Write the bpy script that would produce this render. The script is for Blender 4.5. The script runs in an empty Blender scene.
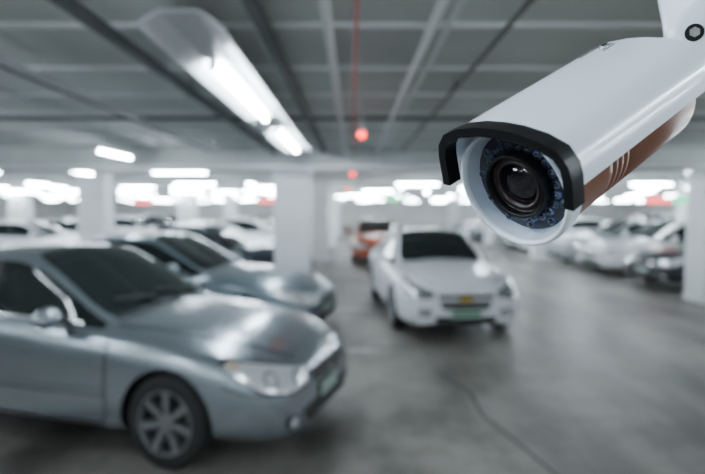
import bpy, bmesh, math, random
from mathutils import Vector, Matrix
from mathutils.bvhtree import BVHTree
random.seed(4)
R=math.radians
SC=bpy.context.scene.collection

# ---------------------------------------------------------------- materials
def mat(name,col,rough=.5,metal=0,emis=None,es=0,coat=0,noise=None,spec=.5,bump=None):
    m=bpy.data.materials.new(name); m.use_nodes=True
    nt=m.node_tree; b=nt.nodes['Principled BSDF']
    b.inputs['Base Color'].default_value=(*col,1)
    b.inputs['Roughness'].default_value=rough
    b.inputs['Metallic'].default_value=metal
    b.inputs['Coat Weight'].default_value=coat
    b.inputs['Coat Roughness'].default_value=.08
    b.inputs['Specular IOR Level'].default_value=spec
    if emis:
        b.inputs['Emission Color'].default_value=(*emis,1)
        b.inputs['Emission Strength'].default_value=es
    if noise:
        sc,amt=noise
        tc=nt.nodes.new('ShaderNodeTexCoord'); n=nt.nodes.new('ShaderNodeTexNoise')
        n.inputs['Scale'].default_value=sc; n.inputs['Detail'].default_value=6
        nt.links.new(tc.outputs['Object'],n.inputs['Vector'])
        r=nt.nodes.new('ShaderNodeValToRGB')
        r.color_ramp.elements[0].position=.3; r.color_ramp.elements[1].position=.7
        r.color_ramp.elements[0].color=(*[c*(1-amt) for c in col],1)
        r.color_ramp.elements[1].color=(*[min(1,c*(1+amt)) for c in col],1)
        nt.links.new(n.outputs['Fac'],r.inputs['Fac'])
        nt.links.new(r.outputs['Color'],b.inputs['Base Color'])
        if bump:
            bp=nt.nodes.new('ShaderNodeBump'); bp.inputs['Strength'].default_value=bump
            nt.links.new(n.outputs['Fac'],bp.inputs['Height']); nt.links.new(bp.outputs['Normal'],b.inputs['Normal'])
    return m

def floor_mat():
    m=bpy.data.materials.new('polished_concrete'); m.use_nodes=True
    nt=m.node_tree; b=nt.nodes['Principled BSDF']; L=nt.links.new; N=nt.nodes.new
    tc=N('ShaderNodeTexCoord')
    mp=N('ShaderNodeMapping'); mp.inputs['Scale'].default_value=(1.3,.22,1); L(tc.outputs['Object'],mp.inputs['Vector'])
    n1=N('ShaderNodeTexNoise'); n1.inputs['Scale'].default_value=1.0; n1.inputs['Detail'].default_value=6; L(mp.outputs[0],n1.inputs['Vector'])
    n2=N('ShaderNodeTexNoise'); n2.inputs['Scale'].default_value=.8; n2.inputs['Detail'].default_value=9; n2.inputs['Roughness'].default_value=.72; L(tc.outputs['Object'],n2.inputs['Vector'])
    r1=N('ShaderNodeValToRGB'); e=r1.color_ramp.elements
    e[0].position=.36; e[0].color=(.11,.10,.09,1); e[1].position=.64; e[1].color=(.31,.29,.265,1)
    L(n1.outputs['Fac'],r1.inputs['Fac'])
    r2=N('ShaderNodeValToRGB'); e=r2.color_ramp.elements
    e[0].position=.38; e[0].color=(.35,.34,.33,1); e[1].position=.54; e[1].color=(1,1,1,1)
    L(n2.outputs['Fac'],r2.inputs['Fac'])
    mx=N('ShaderNodeMix'); mx.data_type='RGBA'; mx.blend_type='MULTIPLY'; mx.inputs[0].default_value=.9
    L(r1.outputs['Color'],mx.inputs[6]); L(r2.outputs['Color'],mx.inputs[7]); L(mx.outputs[2],b.inputs['Base Color'])
    mr=N('ShaderNodeMapRange'); mr.inputs['To Min'].default_value=.28; mr.inputs['To Max'].default_value=.58
    L(n2.outputs['Fac'],mr.inputs['Value']); L(mr.outputs[0],b.inputs['Roughness'])
    return m

M_floor=floor_mat()
M_ceil=mat('ceiling_slab',(.62,.65,.63),.75,noise=(.6,.22))
M_wall=mat('wall_paint',(.6,.6,.59),.7,noise=(.7,.1))
M_beam=mat('beam_paint',(.64,.67,.66),.6,noise=(1.5,.1))
M_col=mat('column_paint',(.82,.84,.86),.5,noise=(2,.06))
M_joint=mat('ceiling_joint',(.82,.85,.85),.6)
M_dark=mat('dark_conduit',(.12,.13,.135),.5)
M_pipe=mat('galvanised_pipe',(.8,.82,.83),.4,metal=.1)
M_redpipe=mat('red_sprinkler_pipe',(.6,.04,.04),.4)
M_lampbody=mat('lamp_housing_white',(.8,.82,.84),.4)
ES=135
TC=(.80,.92,1)
M_tube=mat('fluorescent_tube',(1,1,1),.5,emis=TC,es=ES)
M_tubefar=mat('fluorescent_tube_far',(1,1,1),.5,emis=TC,es=ES)
M_redlamp=mat('red_lamp_glow',(.8,.02,.01),.4,emis=(1,.03,.01),es=10)
M_signred=mat('sign_red',(.7,.05,.05),.5,emis=(1,.08,.08),es=4)
M_signgreen=mat('sign_green',(.03,.4,.15),.5,emis=(.05,.8,.35),es=2)
M_line=mat('floor_paint_line',(.5,.5,.48),.6,noise=(9,.3))
M_crack=mat('floor_joint_seal',(.05,.045,.04),.8)

# ---------------------------------------------------------------- mesh utils
class Geo:
    def __init__(s): s.v=[];s.f=[];s.m=[];s.sm=[]
    def add(s,v,f,m=0,smooth=False,M=None):
        o=len(s.v)
        for p in v:
            p=Vector(p)
            s.v.append(tuple(M@p) if M else tuple(p))
        for k in f: s.f.append([i+o for i in k]); s.m.append(m); s.sm.append(smooth)
    def box(s,c,d,m=0,M=None):
        x,y,z=c; a,b,e=d[0]/2,d[1]/2,d[2]/2
        v=[(x+i*a,y+j*b,z+k*e) for i in(-1,1) for j in(-1,1) for k in(-1,1)]
        s.add(v,[(0,1,3,2),(4,6,7,5),(0,4,5,1),(2,3,7,6),(0,2,6,4),(1,5,7,3)],m,M=M)
    def lathe(s,prof,m=0,seg=32,M=None,axis='y',smooth=True):
        v=[];n=len(prof)
        for i in range(seg):
            a=2*math.pi*i/seg
            for r,h in prof:
                c,sn=r*math.cos(a),r*math.sin(a)
                v.append({'y':(c,h,-sn),'z':(c,sn,h),'x':(h,c,sn)}[axis])
        f=[]
        for i in range(seg):
            j=(i+1)%seg
            for k in range(n-1): f.append((i*n+k,j*n+k,j*n+k+1,i*n+k+1))
        s.add(v,f,m,smooth,M)
    def tube(s,pts,r,m=0,seg=10,caps=True,M=None):
        pts=[Vector(p) for p in pts]; n=len(pts); v=[]
        rr=r if isinstance(r,(list,tuple)) else [r]*n
        ref=None
        for i,p in enumerate(pts):
            t=(pts[min(i+1,n-1)]-pts[max(i-1,0)]).normalized()
            if ref is None:
                ref=Vector((0,0,1)) if abs(t.z)<.9 else Vector((1,0,0))
            u=(ref-t*ref.dot(t)).normalized(); w=t.cross(u); ref=u
            for k in range(seg):
                a=2*math.pi*k/seg; v.append(p+(u*math.cos(a)+w*math.sin(a))*rr[i])
        f=[(i*seg+k,i*seg+(k+1)%seg,(i+1)*seg+(k+1)%seg,(i+1)*seg+k) for i in range(n-1) for k in range(seg)]
        s.add(v,f,m,True,M)
        if caps:
            s.add(v[:seg],[list(range(seg))[::-1]],m,False,M); s.add(v[-seg:],[list(range(seg))],m,False,M)
    def ell(s,c,r,m=0,M=None,nu=20,nv=12):
        v=[];f=[]
        for j in range(nv+1):
            b=math.pi*j/nv
            for i in range(nu):
                a=2*math.pi*i/nu
                v.append((c[0]+r[0]*math.sin(b)*math.cos(a),c[1]+r[1]*math.sin(b)*math.sin(a),c[2]+r[2]*math.cos(b)))
        for j in range(nv):
            for i in range(nu):
                f.append((j*nu+i,(j+1)*nu+i,(j+1)*nu+(i+1)%nu,j*nu+(i+1)%nu))
        s.add(v,f,m,True,M)
    def mesh(s,name,mats):
        me=bpy.data.meshes.new(name); me.from_pydata(s.v,[],s.f)
        for m in mats: me.materials.append(m)
        me.polygons.foreach_set('material_index',s.m); me.polygons.foreach_set('use_smooth',s.sm)
        me.update(); return me
    def obj(s,name,mats,loc=(0,0,0),parent=None):
        o=bpy.data.objects.new(name,s.mesh(name,mats)); SC.objects.link(o); o.location=loc
        if parent: o.parent=parent
        return o

# ---------------------------------------------------------------- car
def decal(g,bvh,poly,o,n,m,off=.004,step=.05,up=Vector((0,0,1)),mirror=False):
    n=Vector(n).normalized(); up=(up-n*up.dot(n)).normalized(); u=up.cross(n)
    bm=bmesh.new(); vs=[bm.verts.new((p[0],p[1],0)) for p in poly]; bm.faces.new(vs)
    bmesh.ops.triangulate(bm,faces=bm.faces[:])
    for _ in range(5):
        le=[e for e in bm.edges if e.calc_length()>step]
        if not le: break
        bmesh.ops.subdivide_edges(bm,edges=le,cuts=1)
        bmesh.ops.triangulate(bm,faces=bm.faces[:])
    bm.verts.index_update()
    pts=[];ok=[]
    for v in bm.verts:
        org=Vector(o)+u*v.co.x+up*v.co.y+n*3
        loc,nor,_,_=bvh.ray_cast(org,-n)
        if loc is None: pts.append(Vector((0,0,0)));ok.append(False)
        else:
            if nor.dot(n)<0: nor=-nor
            pts.append(loc+nor*off);ok.append(True)
    fs=[[v.index for v in f.verts] for f in bm.faces if all(ok[v.index] for v in f.verts)]
    bm.free()
    out=[]
    for f in fs:
        a,b,c=[pts[i] for i in f[:3]]
        if (b-a).cross(c-a).dot(n)<0: f=f[::-1]
        out.append(f)
    g.add(pts,out,m,True)
    if mirror:
        g.add([(p.x,-p.y,p.z) for p in pts],[f[::-1] for f in out],m,True)

def strip(pl,w):
    L=[];Rr=[]
    for i,p in enumerate(pl):
        a=Vector(pl[max(i-1,0)]);b=Vector(pl[min(i+1,len(pl)-1)])
        t=(b-a).normalized(); nn=Vector((-t.y,t.x))*w/2
        L.append((p[0]+nn.x,p[1]+nn.y)); Rr.append((p[0]-nn.x,p[1]-nn.y))
    return L+Rr[::-1]

PAINT,GLASS,BLACK,CHROME,HEAD,RIM,TYRE,PLATE,PGREEN,TAIL,GOLD,LENS,AMBER=range(13)
def car_mesh(name,style,mats):
    hf=0.05 if style=='white' else 0.0
    S=[
     (-2.41,.60,.36,.78,.60,(.55,.84),(.48,.88),(.42,.90),(.2,.91),.91),
     (-2.35,.76,.29,.86,.74,(.68,.95),(.6,.99),(.5,1.0),(.25,1.01),1.01),
     (-2.15,.85,.24,.90,.82,(.74,.99),(.66,1.03),(.56,1.045),(.28,1.055),1.055),
     (-1.82,.89,.21,.92,.86,(.77,.99),(.69,1.045),(.60,1.06),(.3,1.075),1.08),
     (-1.68,.90,.20,.93,.87,(.78,.99),(.69,1.06),(.61,1.09),(.3,1.10),1.105),
     (-1.42,.905,.20,.93,.87,(.785,.98),(.66,1.16),(.59,1.21),(.3,1.235),1.24),
     (-1.10,.91,.20,.925,.875,(.79,.97),(.63,1.29),(.56,1.34),(.3,1.37),1.38),
     (-.88,.91,.20,.92,.88,(.795,.965),(.615,1.335),(.545,1.385),(.29,1.415),1.425),
     (-.40,.91,.20,.91,.88,(.80,.955),(.61,1.37),(.53,1.425),(.28,1.45),1.455),
     (.02,.91,.20,.90,.88,(.80,.94),(.61,1.345),(.54,1.395),(.28,1.425),1.43),
     (.16,.91,.20,.895,.88,(.80,.935),(.625,1.30),(.56,1.345),(.29,1.38),1.39),
     (.47,.91,.20,.885,.875,(.79,.92),(.665,1.15),(.61,1.18),(.32,1.215),1.225),
     (.76,.905,.20,.87,.87,(.78,.905),(.71,.99),(.66,1.01),(.35,1.06),1.075),
     (.90,.90,.20,.86,.865,(.775,.895),(.71,.93),(.64,.945),(.34,.985),1.0),
     (.99,.90,.20,.855,.865,(.77,.89),(.70,.92),(.62,.935),(.33,.968),.98),
     (1.40,.895,.20,.83,.86,(.76,.87),(.69,.90),(.6,.922),(.3,.953),.96),
     (1.83,.87,.20,.77,.83,(.72,.82),(.64,.852),(.55,.875),(.28,.905),.91),
     (2.12,.83,.20,.70+hf*.5,.77,(.65,.75+hf*.5),(.57,.78+hf*.5),(.48,.806+hf*.5),(.24,.83+hf*.5),.836+hf*.5),
     (2.30,.755,.21,.62+hf,.68,(.56,.665+hf),(.49,.70+hf),(.42,.725+hf),(.2,.745+hf),.75+hf),
     (2.38,.66,.23,.55+hf,.59,(.49,.60+hf),(.43,.635+hf),(.37,.655+hf),(.18,.67+hf),.675+hf),
     (2.41,.56,.27,.51+hf,.51,(.43,.55+hf),(.38,.575+hf),(.33,.59+hf),(.16,.60+hf),.605+hf),
    ]
    rows=[]
    for (x,w,zb,zs,ws,p5,p6,p7,p8,z9) in S:
        rows.append([(x,0,zb),(x,w*.85,zb),(x,w-.025,zb+.05),(x,w,zb+.20),(x,w-.002,(zs+zb+.2)/2+.04),(x,ws,zs),
                     (x,p5[0],p5[1]),(x,p6[0],p6[1]),(x,p7[0],p7[1]),(x,p8[0],p8[1]),(x,0,z9)])
    nc=len(rows[0]); verts=[];idx=[]
    for r in rows:
        l=[]
        for p in r: l.append(len(verts)); verts.append(p)
        rr=[l[0]]
        for p in r[1:-1]: rr.append(len(verts)); verts.append((p[0],-p[1],p[2]))
        rr.append(l[-1]); idx.append((l,rr))
    faces=[];fm=[]
    def matof(i,k):
        x0,x1=S[i][0],S[i+1][0]
        if k==6 and x0>=-1.11 and x1<=.91: return GLASS
        if k in(8,9) and x0>=.01 and x1<=.91: return GLASS
        if k in(8,9) and x0>=-1.69 and x1<=-1.09: return GLASS
        if k in(0,): return BLACK
        return PAINT
    for i in range(len(S)-1):
        for k in range(nc-1):
            a,b=idx[i][0],idx[i+1][0]
            faces.append((a[k],b[k],b[k+1],a[k+1])); fm.append(matof(i,k))
            a,b=idx[i][1],idx[i+1][1]
            faces.append((a[k],a[k+1],b[k+1],b[k])); fm.append(matof(i,k))
    for i,fl in((0,False),(len(S)-1,True)):
        l,r=idx[i]
        for k in range(nc-1):
            q=[l[k],l[k+1],r[k+1],r[k]]
            q=list(dict.fromkeys(q))
            faces.append(q if fl else q[::-1]); fm.append(PAINT)
    me=bpy.data.meshes.new('tmp'); me.from_pydata(verts,[],faces)
    for m in mats: me.materials.append(m)
    me.polygons.foreach_set('material_index',fm); me.update()
    bm=bmesh.new(); bm.from_mesh(me); bmesh.ops.recalc_face_normals(bm,faces=bm.faces[:])
    cl=bm.edges.layers.float.new('crease_edge')
    for e in bm.edges:
        ms={f.material_index for f in e.link_faces}
        if len(ms)>1: e[cl]=.55
    bm.to_mesh(me); bm.free()
    ob=bpy.data.objects.new('tmp',me); SC.objects.link(ob)
    sm=ob.modifiers.new('s','SUBSURF'); sm.levels=2; sm.render_levels=2
    bpy.context.view_layer.update()
    dg=bpy.context.evaluated_depsgraph_get()
    me_s=bpy.data.meshes.new_from_object(ob.evaluated_get(dg))
    b2=bmesh.new(); b2.from_mesh(me_s); bvh=BVHTree.FromBMesh(b2); b2.free()
    AX=(1.49,-1.33); RA=.365; ZW=.325
    cg=Geo()
    for ax in AX:
        for s in(-1,1):
            v=[];seg=40
            for y in(s*.58,s*1.1):
                for i in range(seg):
                    a=2*math.pi*i/seg; v.append((ax+RA*math.cos(a),y,ZW+RA*math.sin(a)))
            f=[(i,(i+1)%seg,seg+(i+1)%seg,seg+i) for i in range(seg)]+[list(range(seg))[::-1],list(range(seg,2*seg))]
            cg.add(v,f,0)
    cme=cg.mesh('cut',[mats[BLACK]]); bm=bmesh.new(); bm.from_mesh(cme); bmesh.ops.recalc_face_normals(bm,faces=bm.faces[:]); bm.to_mesh(cme); bm.free()
    co=bpy.data.objects.new('cut',cme); SC.objects.link(co)
    bo=ob.modifiers.new('b','BOOLEAN'); bo.operation='DIFFERENCE'; bo.object=co; bo.solver='EXACT'
    bpy.context.view_layer.update()
    dg=bpy.context.evaluated_depsgraph_get()
    me_b=bpy.data.meshes.new_from_object(ob.evaluated_get(dg))
    bpy.data.objects.remove(ob); bpy.data.objects.remove(co)
    g=Geo()
    vs=[v.co.copy() for v in me_b.vertices]; g.v=[tuple(v) for v in vs]
    for p in me_b.polygons:
        c=p.center; mi=p.material_index
        for ax in AX:
            if math.hypot(c.x-ax,c.z-ZW)<RA+.0008: mi=BLACK
        g.f.append(list(p.vertices)); g.m.append(mi); g.sm.append(True)
    for ax in AX:
        for s in(-1,1):
            M=Matrix.Translation((ax,s*.775,ZW))@(Matrix.Identity(4) if s>0 else Matrix.Rotation(math.pi,4,'Z'))
            g.lathe([(.205,-.10),(.27,-.105),(.305,-.095),(.322,-.07),(.325,0),(.322,.07),(.305,.095),(.27,.105),(.222,.10),(.218,.085)],TYRE,40,M)
            g.lathe([(.218,.085),(.222,.101),(.213,.104),(.205,.09),(.19,.03),(.05,.02),(0,.02)],BLACK,40,M)
            g.lathe([(.224,.098),(.219,.106),(.208,.104),(.2,.085),(.196,.05)],RIM,40,M)
            g.lathe([(0,.088),(.03,.088),(.05,.08),(.055,.05)],RIM,20,M)
            for k in range(7):
                a=2*math.pi*k/7+.2
                Ms=M@Matrix.Rotation(a,4,'Y')
                v=[(.03,.03,-.024),(.03,.083,-.022),(.03,.083,.022),(.03,.03,.024),(.207,.05,-.030),(.207,.092,-.025),(.207,.092,.025),(.207,.05,.030)]
                g.add(v,[(0,1,2,3),(4,7,6,5),(0,4,5,1),(1,5,6,2),(2,6,7,3),(3,7,4,0)],RIM,False,Ms)
    Y=(0,1,0)
    def side(pl,w,m,off=.003): decal(g,bvh,strip([(-x,z) for x,z in pl],w),(0,0,0),Y,m,off,.06,mirror=True)
    side([(1.0,.86),(1.0,.34),(.94,.27)],.012,BLACK)
    side([(-.20,.93),(-.20,.27)],.012,BLACK)
    side([(-1.12,.95),(-1.06,.6),(-.90,.50),(-.84,.27)],.012,BLACK)
    side([(.94,.27),(-.84,.27)],.012,BLACK)
    side([(1.0,.50),(-.92,.52)],.035,PAINT,.010)
    side([(1.0,.478),(-.92,.498)],.012,BLACK,.005)
    side([(1.93,.60),(2.05,.56),(2.38,.52)],.008,BLACK)
    side([(-.20,.96),(-.26,1.34)],.07,BLACK,.004)
    side([(.70,.935),(-1.02,1.0)],.014,CHROME if style!='white' else BLACK,.004)
    for hx in(-.08,-1.0):
        loc,_,_,_=bvh.ray_cast(Vector((hx,3,.80)),Vector((0,-1,0)))
        for s in(-1,1):
            g.ell((hx+.03,s*(loc.y+.018),.80),(.10,.016,.016),CHROME if style!='white' else PAINT)
    def top(pl,w,m,off=.003): decal(g,bvh,strip([(-y,x) for x,y in pl],w),(0,0,0),(0,0,1),m,off,.06,up=Vector((1,0,0)),mirror=True)
    top([(.98,.70),(1.85,.62),(2.18,.50),(2.30,.40)],.012,BLACK)
    decal(g,bvh,[(-.62,.87),(-.3,.925),(0,.94),(.3,.925),(.62,.87),(.62,.92),(.3,.97),(0,.985),(-.3,.97),(-.62,.92)],(0,0,0),(0,0,1),BLACK,.004,.06,up=Vector((1,0,0)))
    for y0,y1 in((.45,-.02),(-.05,-.50)):
        g.tube([(.90,y0,1.02),(.84,(y0+y1)/2,1.06),(.77,y1,1.07)],.008,BLACK,6)
    for s in(-1,1):
        g.ell((.60,s*.985,1.0),(.075,.115,.075),PAINT)
        g.box((.58,s*.86,.965),(.08,.12,.03),BLACK)
        g.ell((.565,s*.985,1.0),(.05,.10,.062),GLASS)
    X=(1,0,0)
    def front(poly,m,off=.004): decal(g,bvh,poly,(0,0,0),X,m,off,.05)
    def front2(poly,m,off=.004): decal(g,bvh,poly,(0,0,0),X,m,off,.05,mirror=True)
    D=(.80,.60,0)
    def U(x,y): return -.6*x+.8*y
    def circ(u,v,r): return [(u+r*math.cos(t*math.pi/8),v+r*math.sin(t*math.pi/8)) for t in range(16)]
    if style=='white':
        hl=[(U(2.38,.42),.60),(U(2.37,.42),.68),(U(2.25,.62),.74),(U(2.05,.80),.80),(U(1.90,.86),.83),(U(1.95,.85),.76),(U(2.1,.83),.68),(U(2.25,.74),.60),(U(2.34,.6),.57)]
        decal(g,bvh,hl,(0,0,0),D,BLACK,.006,.03,mirror=True)
        decal(g,bvh,[(a*.93+U(2.22,.68)*.07,(b-.69)*.85+.69) for a,b in hl],(0,0,0),D,LENS,.010,.03,mirror=True)
        for uu,vv,rr in((U(2.26,.64),.66,.055),(U(2.12,.78),.71,.045)):
            decal(g,bvh,circ(uu,vv,rr),(0,0,0),D,CHROME,.014,.03,mirror=True)
            decal(g,bvh,circ(uu,vv,rr*.6),(0,0,0),D,HEAD,.018,.03,mirror=True)
        front([(-.40,.655),(.40,.655),(.37,.585),(-.37,.585)],CHROME,.006)
        front([(-.385,.646),(.385,.646),(.36,.594),(-.36,.594)],BLACK,.010)
        front([(-.37,.56),(.37,.56),(.30,.43),(-.30,.43)],CHROME,.006)
        front([(-.355,.552),(.355,.552),(.29,.44),(-.29,.44)],BLACK,.010)
        for z in(.47,.50,.53): front([(-.33,z),(.33,z),(.33,z+.006),(-.33,z+.006)],CHROME,.012)
        front([(-.095,.592),(-.03,.592),(-.025,.605),(.025,.605),(.03,.592),(.095,.592),(.095,.554),(.03,.554),(.025,.54),(-.025,.54),(-.03,.554),(-.095,.554)],GOLD,.022)
        front([(-.45,.345),(.45,.345),(.38,.265),(-.38,.265)],BLACK,.008)
        front2([(.46,.44),(.62,.47),(.64,.36),(.50,.33)],BLACK,.006)
        front2(circ(.56,.40,.045),HEAD,.012)
        g.box((2.445,0,.385),(.012,.44,.115),PLATE)
        g.box((2.453,0,.385),(.004,.36,.05),PGREEN)
    else:
        hl=[(U(2.38,.36),.53),(U(2.35,.38),.655),(U(2.28,.55),.695),(U(2.12,.74),.745),(U(1.98,.82),.77),(U(1.93,.84),.74),(U(2.05,.83),.65),(U(2.2,.78),.55),(U(2.3,.65),.52)]
        cu,cv=U(2.22,.62),.63
        decal(g,bvh,hl,(0,0,0),D,BLACK,.004,.03,mirror=True)
        decal(g,bvh,[(a*.94+cu*.06,(b-cv)*.82+cv) for a,b in hl],(0,0,0),D,HEAD,.008,.03,mirror=True)
        for uu,vv,rr in((U(2.33,.50),.60,.050),(U(2.20,.68),.625,.050)):
            decal(g,bvh,circ(uu,vv,rr),(0,0,0),D,LENS,.012,.03,mirror=True)
            decal(g,bvh,circ(uu,vv,rr*.72),(0,0,0),D,HEAD,.016,.03,mirror=True)
        decal(g,bvh,[(U(2.03,.81),.695),(U(2.07,.78),.72),(U(1.99,.82),.74),(U(1.985,.83),.72)],(0,0,0),D,AMBER,.012,.03,mirror=True)
        front([(-.33,.62),(.33,.62),(.28,.50),(-.28,.50)],CHROME,.006)
        front([(-.31,.61),(.31,.61),(.265,.51),(-.265,.51)],BLACK,.010)
        for z in(.535,.56,.585): front([(-.29,z),(.29,z),(.29,z+.006),(-.29,z+.006)],CHROME,.014)
        front([(-.05,.59),(.05,.59),(.04,.53),(-.04,.53)],CHROME,.02)
        front([(-.48,.37),(.48,.37),(.42,.27),(-.42,.27)],BLACK,.008)
        front2([(.54,.36),(.68,.38),(.68,.31),(.56,.28)],BLACK,.006)
        front2(circ(.62,.335,.035),HEAD,.012)
        g.box((2.432,0,.42),(.012,.36,.09),PLATE)
    Dr=(-.8,.6,0)
    def Ur(x,y): return -.6*x-.8*y
    decal(g,bvh,[(Ur(-2.38,.45),.72),(Ur(-2.34,.5),.88),(Ur(-2.1,.82),.90),(Ur(-2.05,.84),.80),(Ur(-2.2,.8),.72)],(0,0,0),Dr,TAIL,.008,.04,mirror=True)
    g.box((-2.43,0,.62),(.012,.44,.13),PLATE)
    g.tube([(-2.36,-.45,.26),(-2.44,-.45,.26)],.03,CHROME,10)
    me=g.mesh(name,mats)
    me.set_sharp_from_angle(angle=R(50))
    bpy.data.meshes.remove(me_b); bpy.data.meshes.remove(me_s)
    return me

M_glass=mat('tinted_glass',(.010,.014,.014),.05,spec=.3)
M_black=mat('black_trim',(.012,.012,.012),.55)
M_chrome=mat('chrome',(.75,.76,.78),.15,metal=1)
M_head=mat('headlamp_reflector',(.85,.88,.9),.18,metal=.5,coat=1)
M_lens=mat('headlamp_lens',(.25,.27,.29),.12,metal=.5,coat=1)
M_rim=mat('alloy_rim',(.28,.29,.30),.35,metal=.8)
M_tyre=mat('tyre_rubber',(.013,.013,.013),.8)
M_plate=mat('number_plate',(.36,.46,.40),.5)
M_pg=mat('plate_green',(.05,.20,.10),.5)
M_tail=mat('tail_lamp',(.35,.01,.01),.15,coat=1)
M_gold=mat('gold_badge',(.55,.38,.06),.3,metal=.8)
M_amber=mat('amber_indicator',(.45,.33,.2),.2,coat=1)
def paint(n,c,metal=.5,r=.32): return mat(n,c,r,metal,coat=.6)
P_silver=paint('paint_silver',(.335,.375,.415),.85,.27)
P_silver2=paint('paint_silver_light',(.45,.48,.50),.6,.3)
P_bluegrey=paint('paint_blue_grey',(.22,.275,.31),.7,.28)
P_white=paint('paint_white',(.82,.84,.87),0,.3)
P_black=paint('paint_black',(.010,.010,.015),.2)
P_dark=paint('paint_dark_grey',(.035,.045,.065),.4)
P_orange=paint('paint_orange',(.42,.08,.025),.2)
base=[P_silver,M_glass,M_black,M_chrome,M_head,M_rim,M_tyre,M_plate,M_pg,M_tail,M_gold,M_lens,M_amber]
ME_A=car_mesh('sedan_silver','silver',base)
ME_W=car_mesh('sedan_white','white',base)
def car(me,x,y,ang,p,sc=(1,1,1)):
    o=bpy.data.objects.new('sedan_car',me); SC.objects.link(o)
    o.location=(x,y,0); o.rotation_euler=(0,0,R(ang)); o.scale=sc
    o.material_slots[0].link='OBJECT'; o.material_slots[0].material=p
    return o
car(ME_A,-2.40,4.90,-16,P_silver,(.95,1,1.03))
car(ME_A,-2.72,8.2,-12,P_bluegrey)
car(ME_W,1.36,9.65,-86,P_white,(.97,1,1.0))
car(ME_A,.85,19.6,-90,P_orange)
car(ME_W,-3.4,12.9,-8,P_dark)
for y,p in((15.7,P_silver2),(21.2,P_white),(23.9,P_dark),(29.3,P_silver2),(32.0,P_white),(39,P_black)):
    car(random.choice([ME_A,ME_W]),-3.9,y,-4,p)
for y,p in((12.75,P_black),(15.5,P_white),(18.1,P_silver2),(22.6,P_white),(25.0,P_silver2),(30.4,P_dark),(33,P_white),(35.7,P_silver2)):
    car(random.choice([ME_A,ME_W]),8.9,y,190,p)
for y,p in((9.4,P_silver),(12.1,P_white),(17.0,P_white),(19.8,P_silver),(24.9,P_white),(27.6,P_dark),(33,P_silver2)):
    car(random.choice([ME_A,ME_W]),-9.9,y,-2,p)
for y,p in((13,P_dark),(15.9,P_dark),(18.6,P_white),(24,P_silver2),(26.7,P_white),(29.4,P_white),(32,P_black)):
    car(random.choice([ME_A,ME_W]),16.4,y,180,p)

# ---------------------------------------------------------------- room
X0,X1,Y0,Y1,HC=-30,30,-8,58,2.95
def boxobj(name,c,d,m):
    g=Geo(); g.box((0,0,0),d,0); return g.obj(name,[m],c)
boxobj('floor',(0,(Y0+Y1)/2,-.1),(X1-X0+.4,Y1-Y0+.4,.2),M_floor)
boxobj('ceiling',(0,(Y0+Y1)/2,HC+.1),(X1-X0+.4,Y1-Y0+.4,.2),M_ceil)
boxobj('wall_back',(0,Y1+.1,HC/2),(X1-X0,.2,HC),M_wall)
boxobj('wall_front',(0,Y0-.1,HC/2),(X1-X0,.2,HC),M_wall)
boxobj('wall_left',(X0-.1,(Y0+Y1)/2,HC/2),(.2,Y1-Y0,HC),M_wall)
boxobj('wall_right',(X1+.1,(Y0+Y1)/2,HC/2),(.2,Y1-Y0,HC),M_wall)
BY=(10.6,18.6,26.6,36,46)
def column(x,y,w=.66):
    g=Geo(); b=.03
    def ring(hw,z,c=b): return [(hw,-hw+c,z),(hw,hw-c,z),(hw-c,hw,z),(-hw+c,hw,z),(-hw,hw-c,z),(-hw,-hw+c,z),(-hw+c,-hw,z),(hw-c,-hw,z)]
    top=HC-.45 if abs(y-10.6)<.1 else (HC-.25 if y in BY else HC)
    lv=[(w/2+.02,0),(w/2+.02,.10),(w/2,.12),(w/2,top-.12),(w/2+.03,top-.09),(w/2+.03,top)]
    v=[]
    for hw,z in lv: v+=ring(hw,z)
    for i in range(len(lv)-1):
        f=[(i*8+k,i*8+(k+1)%8,(i+1)*8+(k+1)%8,(i+1)*8+k) for k in range(8)]
        g.f+= [list(q) for q in f]; g.m+=[0]*8; g.sm+=[False]*8
    g.v=v
    g.obj('concrete_column',[M_col],(x,y,0))
for x,y in((-1.14,10.6),(-1.12,18.6),(-1.12,26.6),(-1.12,36),(6.95,10.6),(7.0,20.3),(7.0,27.7),(7.0,38),(-6.7,14.4),(-6.7,22.4),(-6.7,30.4),(13,13.6),(13,21.3),(-13.5,14.4),(-13.5,22.4)):
    column(x,y)
for i,y in enumerate(BY):
    boxobj('concrete_beam',(0,y,HC-.125 if i else HC-.225),(X1-X0,.35,.25 if i else .45),M_beam)
g=Geo()
y=-7
while y<57:
    g.box((0,y,HC-.012),(X1-X0,.05,.024),0); y+=1.05
for x in range(-28,30,4): g.box((x+.6,25,HC-.010),(.04,64,.02),0)
g.obj('trim_1',[M_joint])
def pipe(name,x,z,r,m,y0=-6,y1=10.3,axis='y'):
    g=Geo()
    if axis=='y':
        g.tube([(x,y0,z),(x,y1,z)],r,0,12)
        y=y0+1
        while y<y1: 
            g.tube([(x,y,z+r*.5),(x,y,HC-.003)],.008,0,6); g.tube([(x,y-.02,z),(x,y+.02,z)],r*1.15,0,12); y+=2.5
    else:
        g.tube([(y0,x,z),(y1,x,z)],r,0,12)
        y=y0+1
        while y<y1: g.tube([(y,x,z+r*.5),(y,x,HC-.003)],.008,0,6); y+=2.5
    g.obj(name,[m])
pipe('conduit_pipe',-.135,2.80,.026,M_pipe)
pipe('conduit_pipe',.44,2.80,.024,M_pipe)
pipe('conduit_pipe',-.52,2.86,.045,M_dark)
pipe('conduit_pipe',-1.45,2.84,.045,M_dark)
pipe('conduit_pipe',.92,2.87,.016,M_dark)
pipe('conduit_pipe',-2.5,2.85,.028,M_pipe)
pipe('conduit_pipe',-2.65,2.87,.018,M_dark)
pipe('conduit_pipe',2.9,2.84,.03,M_dark)
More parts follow.
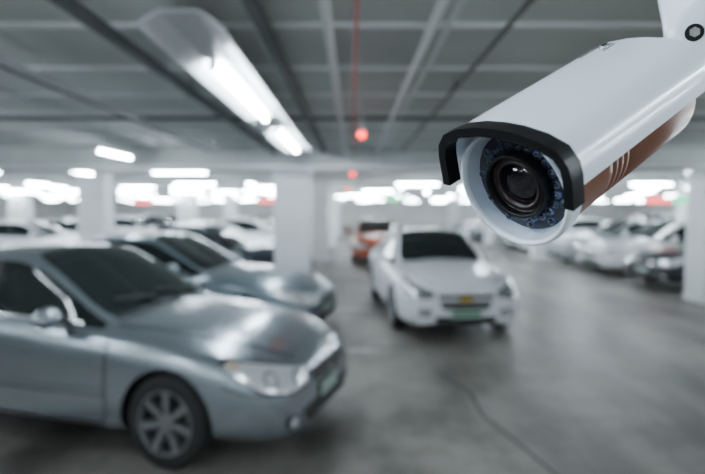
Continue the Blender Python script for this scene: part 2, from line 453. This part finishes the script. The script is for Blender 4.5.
pipe('conduit_pipe',10.1,2.53,.045,M_pipe,-28,28,'x')
pipe('conduit_pipe',6.9,2.915,.022,M_dark,-28,28,'x')
pipe('sprinkler_pipe',.02,2.72,.008,M_redpipe,y1=10.0)
def trough(y0,y1,x,z,tubes):
    g=Geo()
    prof=[(-.22,0),(-.10,.07),(.10,.07),(.22,0),(.225,.01),(.11,.09),(-.11,.09),(-.225,.01)]
    n=len(prof)
    v=[(x+a,y,z+b) for y in(y0,y1) for a,b in prof]
    f=[(i,(i+1)%n,n+(i+1)%n,n+i) for i in range(n)]+[list(range(n)),list(range(n,2*n))[::-1]]
    g.add(v,f,0)
    yy=y0+.3
    while yy<y1:
        g.box((x,yy,(z+.09+HC)/2-.002),(.03,.03,HC-z-.094),0); yy+=1.5
    for a,b in tubes:
        g.tube([(x-.05,a,z+.03),(x-.05,b,z+.03)],.02,1,8)
        for q in(a-.03,b): g.box((x-.05,q+.015,z+.04),(.05,.03,.08),0)
    g.obj('fluorescent_luminaire',[M_lampbody,M_tube])
trough(2.95,9.8,-.92,2.76,[(3.9,6.2),(7.2,9.6)])
def batten_row(items,tm=M_tubefar):
    g=Geo()
    for x,y,z,ax,l in items:
        d=(l+.1,.09,.05) if ax=='x' else (.09,l+.1,.05)
        g.box((x,y,z+.045),d,0)
        e=(l/2,0) if ax=='x' else (0,l/2)
        g.tube([(x-e[0],y-e[1],z),(x+e[0],y+e[1],z)],.022,1,8)
        for s in(-.8,.8): 
            g.box((x+e[0]*s,y+e[1]*s,(z+.07+HC)/2-.002),(.012,.012,HC-z-.074),0)
            g.box((x+e[0]*s*1.25,y+e[1]*s*1.25,z+.015),(.03,.03,.06),0)
    g.obj('fluorescent_batten_light',[M_lampbody,tm])
for y in(-5.5,-2.6,.4):
    batten_row([(x,y,2.6,'y',1.2) for x in(-6.5,-3.6,-.92,2.0,4.6,7.4)])  # unseen battens behind and overhead, added to brighten the ceiling
batten_row([(x,3.0,2.6,'y',1.2) for x in(-6.5,-3.8,5.2)]); batten_row([(x,6.2,2.6,'y',1.2) for x in(-7.8,-5.6,6.4)])  # side battens out of frame, added so the near ceiling gets light
batten_row([(x,9.1,2.68,'y',1.2) for x in(-9.5,-3.9,7.5)])  # outer two are out of view, added for ceiling light
for y,z in((12.4,2.6),(16.3,2.5),(19.6,2.52),(21.9,2.46),(24.4,2.5),(29,2.45),(33.2,2.48),(40,2.45),(44,2.48),(50,2.45),(54,2.5)):
    x=-26+random.random()*2; it=[]
    while x<27:
        xx=x+random.uniform(-.5,.5)
        if not(-2.4<xx<1.6 and y<17) : it.append((xx,y,z,'x' if random.random()<.45 else 'y',1.2))
        x+=2.3
    batten_row(it)
def redlamp(x,y,z,r):
    g=Geo()
    g.tube([(x-.14,y,HC-.003),(x-.14,y,z+.28),(x-.12,y,z+.33),(x-.06,y,z+.345),(x-.01,y,z+.32),(x,y,z+.26),(x,y,z+r)],.008,0,8)
    g.ell((x,y,z),(r,r,r*1.1),1); g.lathe([(r*.5,z+r*1.5),(r*.7,z+r*.8),(r*1.05,z+r*.35)],0,16,Matrix.Translation((x,y,0)),'z')
    g.obj('red_indicator_lamp',[M_pipe,M_redlamp])
redlamp(.10,6.0,2.60,.042)
redlamp(.0,12.5,2.58,.05)
redlamp(-.15,17,2.36,.055)
def sign(x,y,z,w,h,m):
    g=Geo(); g.box((0,0,0),(w,.05,h),0); g.box((0,-.03,0),(w-.06,.02,h-.06),1)
    for s in(-1,1): g.box((s*w*.4,0,(HC-z+h/2)/2-.002),(.015,.015,HC-z-h/2-.004),0)
    g.obj('hanging_sign',[M_lampbody,m],(x,y,z))
sign(8.3,15,2.02,.75,.2,M_signred); sign(10.7,17.5,2.06,1.2,.25,M_signgreen); sign(-8.8,23.2,2.1,.8,.25,M_signred)
sign(5.2,23.4,2.3,.9,.25,M_signgreen); sign(-4.4,28,2.2,.9,.25,M_signred); sign(2.2,30,2.3,.9,.25,M_signgreen)
g=Geo()
for y in(6.9,9.7,12.5,15.2,18,20.7,23.4): g.box((-.1,y,.002),(.9,.10,.004),0)
for y in(11.8,14.6,17.3): g.box((6.2,y,.002),(1.2,.10,.004),0)
g.obj('parking_line_markings',[M_line])
g=Geo()
pl=[(.95,5.9),(1.15,5.3),(1.13,4.7),(1.25,4.2),(1.38,3.6),(1.42,2.9),(1.60,2.2)]
s=strip(pl,.026); n=len(pl)
g.add([(a,b,.002) for a,b in s],[(i,i+1,2*n-2-i,2*n-1-i) for i in range(n-1)],0)
g.obj('floor_joint',[M_crack])

# ---------------------------------------------------------------- cctv camera
HCAM=1.8
a=Vector((-.755,-.485,-.455)).normalized()
yl=Vector((0,0,1)).cross(a).normalized(); zl=a.cross(yl).normalized()
P0=Vector((.1235,.425,HCAM+.0150))
roll=R(-14)
yl,zl=(yl*math.cos(roll)+zl*math.sin(roll)),(zl*math.cos(roll)-yl*math.sin(roll))
MC=Matrix(((a.x,yl.x,zl.x,P0.x),(a.y,yl.y,zl.y,P0.y),(a.z,yl.z,zl.z,P0.z),(0,0,0,1)))
W_white=mat('cctv_white_plastic',(.80,.88,.98),.30,coat=.3)
W_black=mat('cctv_black_plastic',(.003,.003,.004),.4,spec=.25)
W_body=mat('cctv_housing_warm_shade',(.20,.085,.052),.34,metal=.3)  # brown base colour paints in the reddish shading on the housing
W_face=mat('cctv_face_cone',(.55,.62,.74),.35)
W_plate=mat('cctv_face_plate',(.035,.043,.062),.3,coat=.3)
W_glass=mat('cctv_lens_glass',(.003,.003,.006),.05,coat=.3)
W_iris=mat('cctv_iris',(.02,.011,.013),.35)
W_led=mat('cctv_ir_led',(.006,.01,.03),.08,coat=1)
W_ledr=mat('cctv_led_rim',(.14,.18,.30),.3,metal=.7)
rootE=bpy.data.objects.new('security_camera',None); SC.objects.link(rootE)
def cobj(g,name,mats):
    return g.obj(name,mats,(0,0,0),rootE)
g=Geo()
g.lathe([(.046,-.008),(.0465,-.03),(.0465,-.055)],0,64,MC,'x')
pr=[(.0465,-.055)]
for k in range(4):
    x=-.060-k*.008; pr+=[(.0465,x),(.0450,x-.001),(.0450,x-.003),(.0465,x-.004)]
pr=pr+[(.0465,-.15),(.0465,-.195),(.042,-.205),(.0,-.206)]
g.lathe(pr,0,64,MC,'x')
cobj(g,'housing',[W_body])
g=Geo()
g.lathe([(.0465,-.016),(.0495,-.014),(.0500,-.002),(.0488,.003),(.0465,.003),(.0455,.0),(.0452,-.008)],0,96,MC,'x')
cobj(g,'front_ring',[W_white])
g=Geo()
g.lathe([(.0453,-.001),(.0415,-.012)],0,96,MC,'x')
g.lathe([(.0415,-.012),(.026,-.0125)],1,96,MC,'x')
cobj(g,'face_plate',[W_face,W_plate])
g=Geo()
g.lathe([(.0270,-.0125),(.0270,-.002),(.0255,.0),(.0240,-.002),(.0230,-.006)],0,64,MC,'x')
g.lathe([(.0235,-.006),(.0205,-.009),(.0205,-.005),(.018,-.005),(.0175,-.011)],1,64,MC,'x')
g.lathe([(.0180,-.011),(.014,-.007),(.008,-.0045),(0,-.0038)],2,64,MC,'x')
cobj(g,'lens',[W_black,W_iris,W_glass])
g=Geo()
for k in range(22):
    t=2*math.pi*(k+.5)/22
    for rr,ph in((.0308,0),(.0376,.5)):
        if rr>.035 and k%2: continue
        t2=t+ph*2*math.pi/22
        c=(-.0115,rr*math.cos(t2),rr*math.sin(t2))
        Mx=MC@Matrix.Translation(c)
        g.lathe([(.0034,-.001),(.0034,.0014),(.0025,.0016)],1,16,Mx,'x')
        g.ell((.001,0,0),(.0024,.0025,.0025),0,Mx,12,8)
cobj(g,'ir_leds',[W_led,W_ledr])
SY=.007
prof=[(-.057,.020),(-.057,.028),(-.0550,.038),(-.048,.0475),(-.034,.0535),(-.016,.057),(0,.0578),(.016,.057),(.034,.0535),(.048,.0475),(.0550,.038),(.057,.028),(.057,.020)]
prof=[(p+SY,q) for p,q in prof]
def shell(g,prof,t,xs,m):
    n=len(prof); inner=[]
    for i,p in enumerate(prof):
        A=Vector(prof[max(i-1,0)]);B=Vector(prof[min(i+1,n-1)]); tt=(B-A).normalized(); nn=Vector((tt.y,-tt.x))
        inner.append((p[0]+nn.x*t,p[1]+nn.y*t))
    ring=prof+inner[::-1]; k=len(ring)
    v=[(x,p[0],p[1]) for x in xs for p in ring]
    f=[]
    for j in range(len(xs)-1):
        for i in range(k): f.append((j*k+i,j*k+(i+1)%k,(j+1)*k+(i+1)%k,(j+1)*k+i))
    for i in range(n-1):
        f.append((i,k-1-i,k-2-i,i+1)); o=(len(xs)-1)*k
        f.append((o+i,o+i+1,o+k-2-i,o+k-1-i))
    g.add(v,f,m,True,MC)
def fin(o):
    o.data.set_sharp_from_angle(angle=R(45)); return o
g=Geo(); shell(g,prof,.0025,[.012,-.02,-.10,-.16,-.186],0)
fin(g.obj('sun_shield',[W_white],(0,0,0),rootE))
prof2=[((a_-SY)*1.02+SY,b_*1.015+.0003) for a_,b_ in prof]; prof2[0]=(-.0582+SY,.004); prof2[-1]=(.0582+SY,.008)
g=Geo(); shell(g,prof2,.0070,[.022,.0205,.010,.009],0)
fin(g.obj('shield_visor',[W_black],(0,0,0),rootE))
g=Geo()
for x in(-.05,-.15): g.box((x,0,.050),(.02,.02,.012),0,MC)
g.lathe([(.0045,.0535),(.0045,.0562),(.0035,.0568),(0,.0568)],1,20,MC@Matrix.Translation((-.166,-.019,.001)),'z')
g.box((-.166,-.019,.0582),(.007,.0014,.0008),2,MC)
g.tube([(-.140,-.027,.0545),(-.168,-.027,.0545),(-.174,-.019,.0563),(-.168,-.011,.0578),(-.150,-.011,.0578)],.0006,3,6,M=MC)
cobj(g,'shield_fixings',[W_black,M_chrome,W_black,mat('slot_shadow',(.25,.27,.3),.5)])
E=Vector((.322,.515,HCAM+.148))
base_top=Vector((E.x+.0,E.y+.02,HC-.002))
g=Geo()
g.lathe([(0,.036),(.028,.036),(.034,.031),(.034,-.031),(.028,-.036),(0,-.036)],0,48,Matrix.Translation(E)@Matrix.Rotation(R(-20),4,'Z'),'y')
g.tube([MC@Vector((-.18,0,.0)),E],[.022,.026],0,24)
g.tube([E+Vector((0,0,-.01)),E+Vector((0,.002,.03)),E+Vector((-.004,.01,.06)),E+Vector((-.004,.015,.10)),Vector((base_top.x,base_top.y,E.z+.2)),base_top+Vector((0,0,-.02))],[.028,.032,.030,.028,.027,.027],0,32)
g.lathe([(.0,-.03),(.03,-.03),(.06,-.02),(.065,-.012),(.065,0),(0,0)],0,40,Matrix.Translation(base_top),'z')
fin(cobj(g,'mount_arm',[W_white]))
g=Geo()
Mk=Matrix.Translation(E)@Matrix.Rotation(R(-20),4,'Z')
g.tube([(-.014,-.032,0.004),(-.014,-.0375,0.004)],.0075,0,20,M=Mk)
g.tube([(-.014,-.0372,0.004),(-.014,-.0385,0.004)],.0045,1,6,M=Mk)
cobj(g,'mount_screw',[W_black,M_chrome])

# ---------------------------------------------------------------- world + camera
w=bpy.data.worlds.new('w'); bpy.context.scene.world=w; w.use_nodes=True
w.node_tree.nodes['Background'].inputs[0].default_value=(.6,.65,.7,1); w.node_tree.nodes['Background'].inputs[1].default_value=.3
cd=bpy.data.cameras.new('photo_camera'); co=bpy.data.objects.new('photo_camera',cd); SC.objects.link(co)
co.location=(0,0,HCAM); co.rotation_euler=(R(90-3.0),0,0)
cd.sensor_width=36; cd.lens=36*550/705; cd.clip_start=.02; cd.clip_end=200
cd.dof.use_dof=True; cd.dof.focus_distance=.45; cd.dof.aperture_fstop=3.8
bpy.context.scene.camera=co
